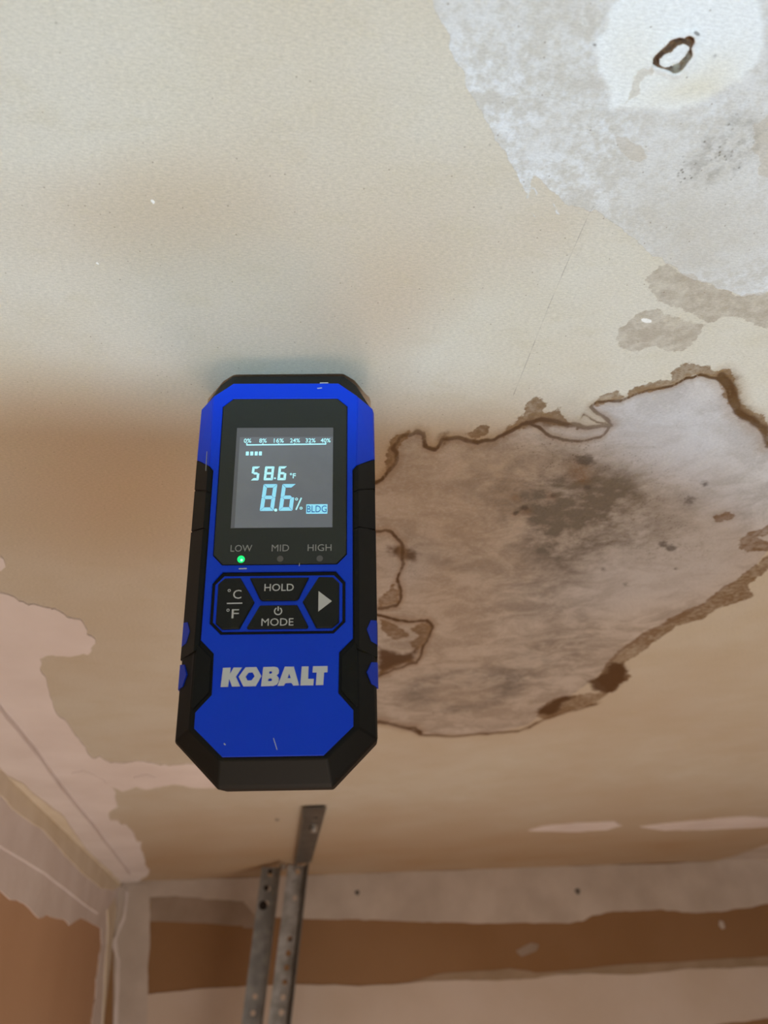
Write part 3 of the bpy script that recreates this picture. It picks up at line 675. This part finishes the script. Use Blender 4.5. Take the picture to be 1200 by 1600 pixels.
for s in (1, -1):
    grip(s, (38.4, 40.3, 46.8, 46.8), (30.2, 31, 35.2, 35.2), .25, M['black'])
    grip(s, (29.7, 30.5, 34.7, 34.7), (16.4, 17.2, 19.4, 19.4), .1, M['black'])
    grip(s, (15.9, 16.7, 18.9, 18.9), (-24, -25, -26, -26), .25, M['black'])
    plate('waist_pad', [(s*u, v) for u, v in ((25.6,-23.2),(24.9,-22.9),(20.6,-27.2),(20.5,-37.8),(25.2,-43.0),(25.9,-42.5))], -.3, .55, M['black'], ch=.2)
    for v0 in (-17.6, -31.6):
        # six-sided dots that fold over the edge between bevel and side
        def bevp(u, v): return (s*u, v, .35+.25-(u-26.3)/(32.35-26.3)*8.6+.22)
        pl = [bevp(28.9, v0), bevp(30.3, v0+3.5), bevp(32.2, v0+4.0), bevp(32.2, v0-4.0), bevp(30.3, v0-3.5)]
        sd = [(s*32.55, v0+4.0, -11), (s*32.55, v0-4.0, -11), (s*32.55, v0+2.6, -15), (s*32.55, v0-2.6, -15)]
        lo = [(x-s*1.2, y, w-1.2) for x, y, w in pl+sd]
        vv = pl+sd+lo
        ff = [(0,1,2,3,4),(2,5,6,3),(5,7,8,6)]
        ed = [(0,1),(1,2),(2,5),(5,7),(7,8),(8,6),(6,3),(3,4),(4,0)]
        ff += [(a, b, b+9, a+9) for a, b in ed]
        mpart('grip_dot', vv, ff, M['blue_dk'])
# display: bezel glass with its screen, lamps and print
disp = plate('display_bezel', mir([(18.7,67.2),(22.3,64),(22.1,7.3),(18.9,3.95)]), -.2, .62, M['bezel'], ch=.1)
plate('display_seam', bz_hole, -.35, .2, M['seam'])
off_d = Vector((0, 0, 0))
plate('screen_border', [(-17.0,16.9),(17.45,16.9),(17.45,55.3),(-16.9,55.3)], .5, .72, M['lcd_edge'], disp)
plate('screen', [(-15.7,17.0),(17.35,17.0),(17.35,51.6),(-15.7,51.6)], .6, .78, M['lcd'], disp)
def Lc(x, y):
    t = (y-65)/1105; xl = 80-65*t; xr = 1140-15*t
    return (-16.95+(x-xl)/(xr-xl)*34.4, 55.3-t*38.4)
def flat(name, polys, m, parent, w0=.74, w1=.84, local=True):
    vs, fs = [], []
    for p_ in polys:
        a, b = prism_vf(p_, w0, w1); k = len(vs); vs += a; fs += [tuple(i+k for i in f_) for f_ in b]
    return mpart(name, vs, fs, m, parent)
def seg_polys(x0, y0, x1, y1, on, slant, t, g=.16):
    """seven segments between the corners (x0,y0) lower left and (x1,y1) upper right"""
    h = y1-y0; ym = (y0+y1)/2; out = []
    sk = lambda x, y: (x+(y-y0)*slant, y)
    a = t; e = g
    segs = dict(
      a=[(x0+e,y1),(x1-e,y1),(x1-e-a,y1-a),(x0+e+a,y1-a)],
      b=[(x1,y1-e),(x1,ym+e),(x1-a*.5,ym+e*.3),(x1-a,ym+a*.5+e),(x1-a,y1-a-e)],
      c=[(x1,ym-e),(x1,y0+e),(x1-a,y0+a+e),(x1-a,ym-a*.5-e),(x1-a*.5,ym-e*.3)],
      d=[(x0+e,y0),(x1-e,y0),(x1-e-a,y0+a),(x0+e+a,y0+a)],
      e=[(x0,ym-e),(x0,y0+e),(x0+a,y0+a+e),(x0+a,ym-a*.5-e),(x0+a*.5,ym-e*.3)],
      f=[(x0,y1-e),(x0,ym+e),(x0+a*.5,ym+e*.3),(x0+a,ym+a*.5+e),(x0+a,y1-a-e)],
      g=[(x0+a*.5+e,ym),(x0+a+e,ym+a*.5),(x1-a-e,ym+a*.5),(x1-a*.5-e,ym),(x1-a-e,ym-a*.5),(x0+a+e,ym-a*.5)])
    return [[sk(*q) for q in segs[k]] for k in on]
DIG = {'8': 'abcdefg', '6': 'acdefg', '5': 'acdfg'}
def circ(c, r, n=12, r2=None): return [(c[0]+r*math.cos(k*math.tau/n), c[1]+(r2 or r)*math.sin(k*math.tau/n)) for k in range(n)]
SP = .80, .90
# upper reading 58.6
for ch_, xa, xb in (('5',232,322),('8',372,478),('6',523,618)):
    a = Lc(xa, 660); b = Lc(xb-8, 508)
    flat('screen_digit', seg_polys(a[0], a[1], a[0]+(xb-xa-6)/31.2, b[1], DIG[ch_], .07, .82, .09), M['seg_pale'], disp, *SP)
flat('decimal_point', [circ(Lc(497,639), .34)], M['seg_pale'], disp, *SP)
# main reading 8.6
for ch_, xa, xb in (('8',330,482),('6',538,688)):
    a = Lc(xa, 992); b = Lc(xb, 704)
    flat('screen_digit', seg_polys(a[0], a[1], a[0]+(xb-xa)/32.2, b[1], DIG[ch_], .095, 1.28, .13), M['seg'], disp, *SP)
flat('decimal_point', [circ(Lc(505,984), .55)], M['seg_pale'], disp, *SP)
def bar(p, q, w):
    d = Vector((q[0]-p[0], q[1]-p[1])); n_ = Vector((-d.y, d.x)).normalized()*w/2
    return [(p[0]-n_.x, p[1]-n_.y), (q[0]-n_.x, q[1]-n_.y), (q[0]+n_.x, q[1]+n_.y), (p[0]+n_.x, p[1]+n_.y)]
def ringp(c, r, t, n=14, a0=0, a1=math.tau):
    out = []
    for k in range(n):
        u0 = a0+(a1-a0)*k/n; u1 = a0+(a1-a0)*(k+1)/n
        out.append([(c[0]+r*math.cos(u0), c[1]+r*math.sin(u0)), (c[0]+r*math.cos(u1), c[1]+r*math.sin(u1)),
                    (c[0]+(r-t)*math.cos(u1), c[1]+(r-t)*math.sin(u1)), (c[0]+(r-t)*math.cos(u0), c[1]+(r-t)*math.sin(u0))])
    return out
flat('percent_sign', [bar(Lc(727,983), Lc(786,855), .45)]+ringp(Lc(733,868), .5, .22)+ringp(Lc(782,966), .5, .22), M['seg_pale'], disp, *SP)
# scale line, ticks and bar graph
lp = [bar(Lc(185,264), Lc(1058,257), .42)]
for x in (188, 364, 538, 711, 884, 1056): lp.append(bar(Lc(x, 262), Lc(x, 240 if x in (188,1056) else 247), .38))
flat('scale_line', lp, M['seg_pale'], disp, *SP)
for x in (194, 243, 291, 337):
    a = Lc(x-17, 382); b = Lc(x+17, 340); flat('bar_segment', [[(a[0],a[1]),(b[0],a[1]),(b[0],b[1]),(a[0],b[1])]], M['seg_pale'], disp, *SP)
# lettering
def text(s, at_, h, m, parent, w0, name='lettering', bold=0.0, width=None, align='CENTER', shear=0):
    cu = bpy.data.curves.new(name, 'FONT'); cu.body = s; cu.align_x = align; cu.align_y = 'CENTER'; cu.size = 1
    cu.extrude = .02; cu.offset = bold; cu.resolution_u = 3; cu.shear = shear
    to = bpy.data.objects.new('tmp', cu); C.objects.link(to)
    dg = bpy.context.evaluated_depsgraph_get(); dg.update()
    me_ = bpy.data.meshes.new_from_object(to.evaluated_get(dg)); bpy.data.objects.remove(to, do_unlink=True); bpy.data.curves.remove(cu)
    co = np.zeros(len(me_.vertices)*3, np.float32); me_.vertices.foreach_get('co', co); co = co.reshape(-1, 3)
    lo, hi = co.min(0), co.max(0); cap = hi[1]-lo[1]; sy = h/cap; sx = sy if width is None else width/(hi[0]-lo[0])
    x = (co[:,0]-(lo[0]+hi[0])/2)*sx+at_[0]; y = (co[:,1]-(lo[1]+hi[1])/2)*sy+at_[1]; z = w0+(co[:,2]-lo[2])/.04*.06
    out = np.column_stack([x, y, z])*MS-np.array(off); me_.vertices.foreach_set('co', out.astype(np.float32).ravel()); me_.update()
    me_.materials.clear(); me_.name = name
    return link(name, me_, m, parent)
for s, x in (('0%',197),('8%',366),('16%',540),('24%',718),('32%',889),('40%',1055)):
    w = {2: 2.6, 3: 3.5}[len(s)]
    text(s, Lc(x, 215), 1.65, M['seg_pale'], disp, .82, 'scale_number', .006, w)
text('°F', Lc(692, 612), 2.0, M['seg_pale'], disp, .82, 'unit_sign', .015, 2.1)
a = Lc(838, 1026); b = Lc(1072, 925)
flat('mode_tag', [[(a[0],a[1]),(b[0],a[1]),(b[0],b[1]),(a[0],b[1])]], M['seg'], disp, .80, .86)
text('BLDG', ((a[0]+b[0])/2, (a[1]+b[1])/2), 2.5, M['seg_ink'], disp, .86, 'mode_word', .0, 6.7)
for s, u, w in (('LOW',-13.0,7.2),('MID',.05,5.8),('HIGH',13.2,8.0)):
    text(s, (u, 9.65), 2.35, M['print_dim'], disp, .62, 'lamp_word', -.002, w)
flat('lamp_green', [circ((-12.9,5.75), 1.22, 16)], M['led_on'], disp, .5, .80)
flat('lamp_core', [circ((-12.7,5.4), .45, 12)], M['led_core'], disp, .6, .86)
for u in (.1, 13.3): flat('lamp_unlit', [circ((u,5.8), 1.08, 16)], M['led_off'], disp, .5, .72)
# button field: floor, raised blue island, four rubber buttons
plate('button_well', inset(ccw(well), -.3), -.5, -.25, M['blue_dk'])
plate('button_island', [(-20.9,-3.0),(-18.1,-.05),(18.1,-.05),(20.9,-3.0),(20.9,-15.6),(17.7,-18.75),(-17.7,-18.75),(-20.9,-15.6)], -.3, .55, M['blue'], ch=.2)
def button(poly): return plate('button', poly, .2, 1.25, M['button'], ch=.35, bev=.2)
bL = button([(-19.9,-2.9),(-17.8,-.9),(-12.7,-.8),(-7.7,-9.2),(-12.1,-18.0),(-17.7,-18.1),(-19.9,-16.2)])
bR = button([(19.9,-2.9),(17.8,-.8),(13.1,-.7),(7.9,-9.2),(12.5,-18.0),(17.7,-18.0),(19.9,-16.2)])
bT = button([(-9.7,-.85),(9.9,-.85),(6.6,-8.3),(5.8,-8.75),(-5.2,-8.75),(-6.0,-8.3)])
bB = button([(-5.9,-10.2),(6.2,-10.2),(10.0,-17.4),(9.7,-18.1),(-9.6,-18.1),(-9.8,-17.4)])
text('HOLD', (.15, -4.3), 2.45, M['print'], bT, 1.22, 'button_word', .003, 9.6)
text('MODE', (.0, -15.9), 2.45, M['print'], bB, 1.22, 'button_word', 0, 10.3)
flat('power_symbol', ringp((.1,-12.3), 1.35, .38, 16, math.radians(120), math.radians(420))+[bar((.1,-12.2),(.1,-10.75),.42)], M['print'], bB, 1.2, 1.29)
text('C', (-13.4, -6.5), 3.0, M['print'], bL, 1.22, 'button_word', 0, 2.7)
text('F', (-13.7, -13.0), 3.0, M['print'], bL, 1.22, 'button_word', 0, 2.3)
flat('degree_ring', ringp((-16.1,-5.2), .5, .22, 12), M['print'], bL, 1.2, 1.28)
flat('degree_ring', ringp((-16.1,-11.8), .5, .22, 12), M['print'], bL, 1.2, 1.28)
flat('fraction_bar', [bar((-16.6,-9.55),(-11.6,-9.5),.42)], M['print'], bL, 1.2, 1.28)
flat('arrow_symbol', [[(13.1,-5.7),(17.5,-9.15),(13.1,-12.6)]], M['print'], bR, 1.2, 1.28)
# raised brand lettering, drawn letter by letter
KX, KY = (-16.9-16.9*0, 16.3), (-36.4, -30.1)
def K8(pts):   # from the close view of the lettering: 40..1145 across, 290..70 down
    return [(-16.95+(x-40)/1105*33.3, -36.35+(290-y)/215*6.25-(x-40)/1105*.35) for x, y in pts]
def letter(polys, holes=()):
    vs, fs = prism_vf(K8(polys), .6, 1.15, [K8(h) for h in holes], .12); mpart('brand_letter', vs, fs, M['white'])
letter([(50,85),(130,82),(128,150),(160,82),(248,82),(190,180),(240,284),(155,286),(122,205),(115,288),(38,290)])
letter([(285,80),(400,77),(455,175),(400,282),(272,285),(218,182)], [[(320,137),(362,135),(384,178),(355,220),(312,222),(292,180)]])
letter([(470,77),(590,74),(622,84),(636,110),(634,145),(615,168),(636,195),(638,235),(620,265),(580,280),(455,283)], [[(537,125),(556,122),(566,134),(558,149),(535,151)],[(530,203),(554,200),(568,214),(560,228),(526,230)]])
letter([(695,74),(790,74),(850,275),(788,277),(768,248),(708,250),(690,278),(626,280)], [[(744,150),(728,198),(760,198)]])
letter([(872,72),(945,71),(942,206),(1002,206),(998,275),(862,276)])
letter([(990,70),(1145,68),(1143,135),(1108,137),(1100,272),(1022,273),(1030,137),(986,138)])
# scratches and paint chips on the face
for p_, q_, w in (((.0,-52.0),(1.2,-55.4),.22),((-15,-53.3),(-14.5,-53.8),.35),((11.5,71.6),(13.2,71.8),.35),((-13.5,2.4),(-10.8,2.5),.4),((6.5,3.2),(6.6,4.2),.2),((12.4,73.9),(15.5,73.95),.35)):
    flat('scratch', [bar(p_, q_, w)], M['print'], meter, .66, .73)
flat('scratch', [bar((-27.0,46.0),(-26.9,38.5),.18)], M['print_dim'], meter, .45, .8)
# measuring pins out of the head into the drywall
for u in (-9, 9):
    vs, fs = [], []
    for v, r in ((80, .9), (84.5, .9), (88.5, .1)):
        vs += [(u+r*math.cos(k*math.tau/10), v, -15+r*math.sin(k*math.tau/10)) for k in range(10)]
    for j in range(2):
        for k in range(10): fs.append((j*10+k, j*10+(k+1)%10, (j+1)*10+(k+1)%10, (j+1)*10+k))
    fs.append(tuple(range(10))); fs.append(tuple(range(20, 30)))
    mpart('pin', vs, fs, M['pin'])

# ================================================================== ADDED LIGHT RIG (unseen, behind the camera)
# an added door shaped to cast the shadow line on the ceiling
cut = [onZ(x, y)[:2] for x, y in ((-150,640),(300,650),(560,648),(760,652),(900,680),(1050,745),(1200,820),(1500,960))]
cut[0] = np.array([XL-.05, cut[0][1]]); cut.append(np.array([XR, cut[-1][1]+.3]))
far = [(XR, D+.05), (XL-.05, D+.05)]
tt = .26
blocker = [tuple(LP+(np.array([x, y, ZC])-LP)*tt) for x, y in cut+far]
lamp = bpy.data.objects.new('work_light', None); C.objects.link(lamp); lamp.location = (LP[0], LP[1], 0)
tag(lamp, 'work light on a stand with a barn door, behind the camera', 'lamp')
dv = blocker+[(x, y, z+.002) for x, y, z in blocker]; k = len(blocker)
df = [tuple(range(k)), tuple(range(k, 2*k))[::-1]]+[(i, (i+1)%k, k+(i+1)%k, k+i) for i in range(k)]
dv = [(x-LP[0], y-LP[1], z) for x, y, z in dv]
fy = blocker[-1][1]-LP[1]; fxa = blocker[-1][0]-LP[0]; fxb = blocker[-2][0]-LP[0]; fz = blocker[-1][2]     # a second leaf, added to keep the beam off the back wall
k2 = len(dv); dv += [(x, y, z) for z in (fz-.55, fz) for y in (fy, fy+.003) for x in (fxa, fxb)]
df += [tuple(k2+i for i in f_) for f_ in ((0,2,3,1),(4,5,7,6),(0,1,5,4),(2,6,7,3),(0,4,6,2),(1,3,7,5))]
me_ = mesh('barn_door', dv, df); fix(me_); link('barn_door', me_, M['bolt_dark'], lamp)
cyl('stand', lamp, (0, 0, 0), (0,0,1), .014, LP[2]-.03, M['bolt_dark'])
cyl('lamp_base', lamp, (0, 0, 0), (0,0,1), .13, .02, M['bolt_dark'], 24)
bm = bmesh.new(); bmesh.ops.create_cone(bm, cap_ends=False, segments=24, radius1=.02, radius2=.06, depth=.05, matrix=Matrix.Translation((0,0,float(LP[2])-.012)))
me_ = bpy.data.meshes.new('reflector'); bm.to_mesh(me_); bm.free(); link('reflector', me_, M['lamp_body'], lamp)
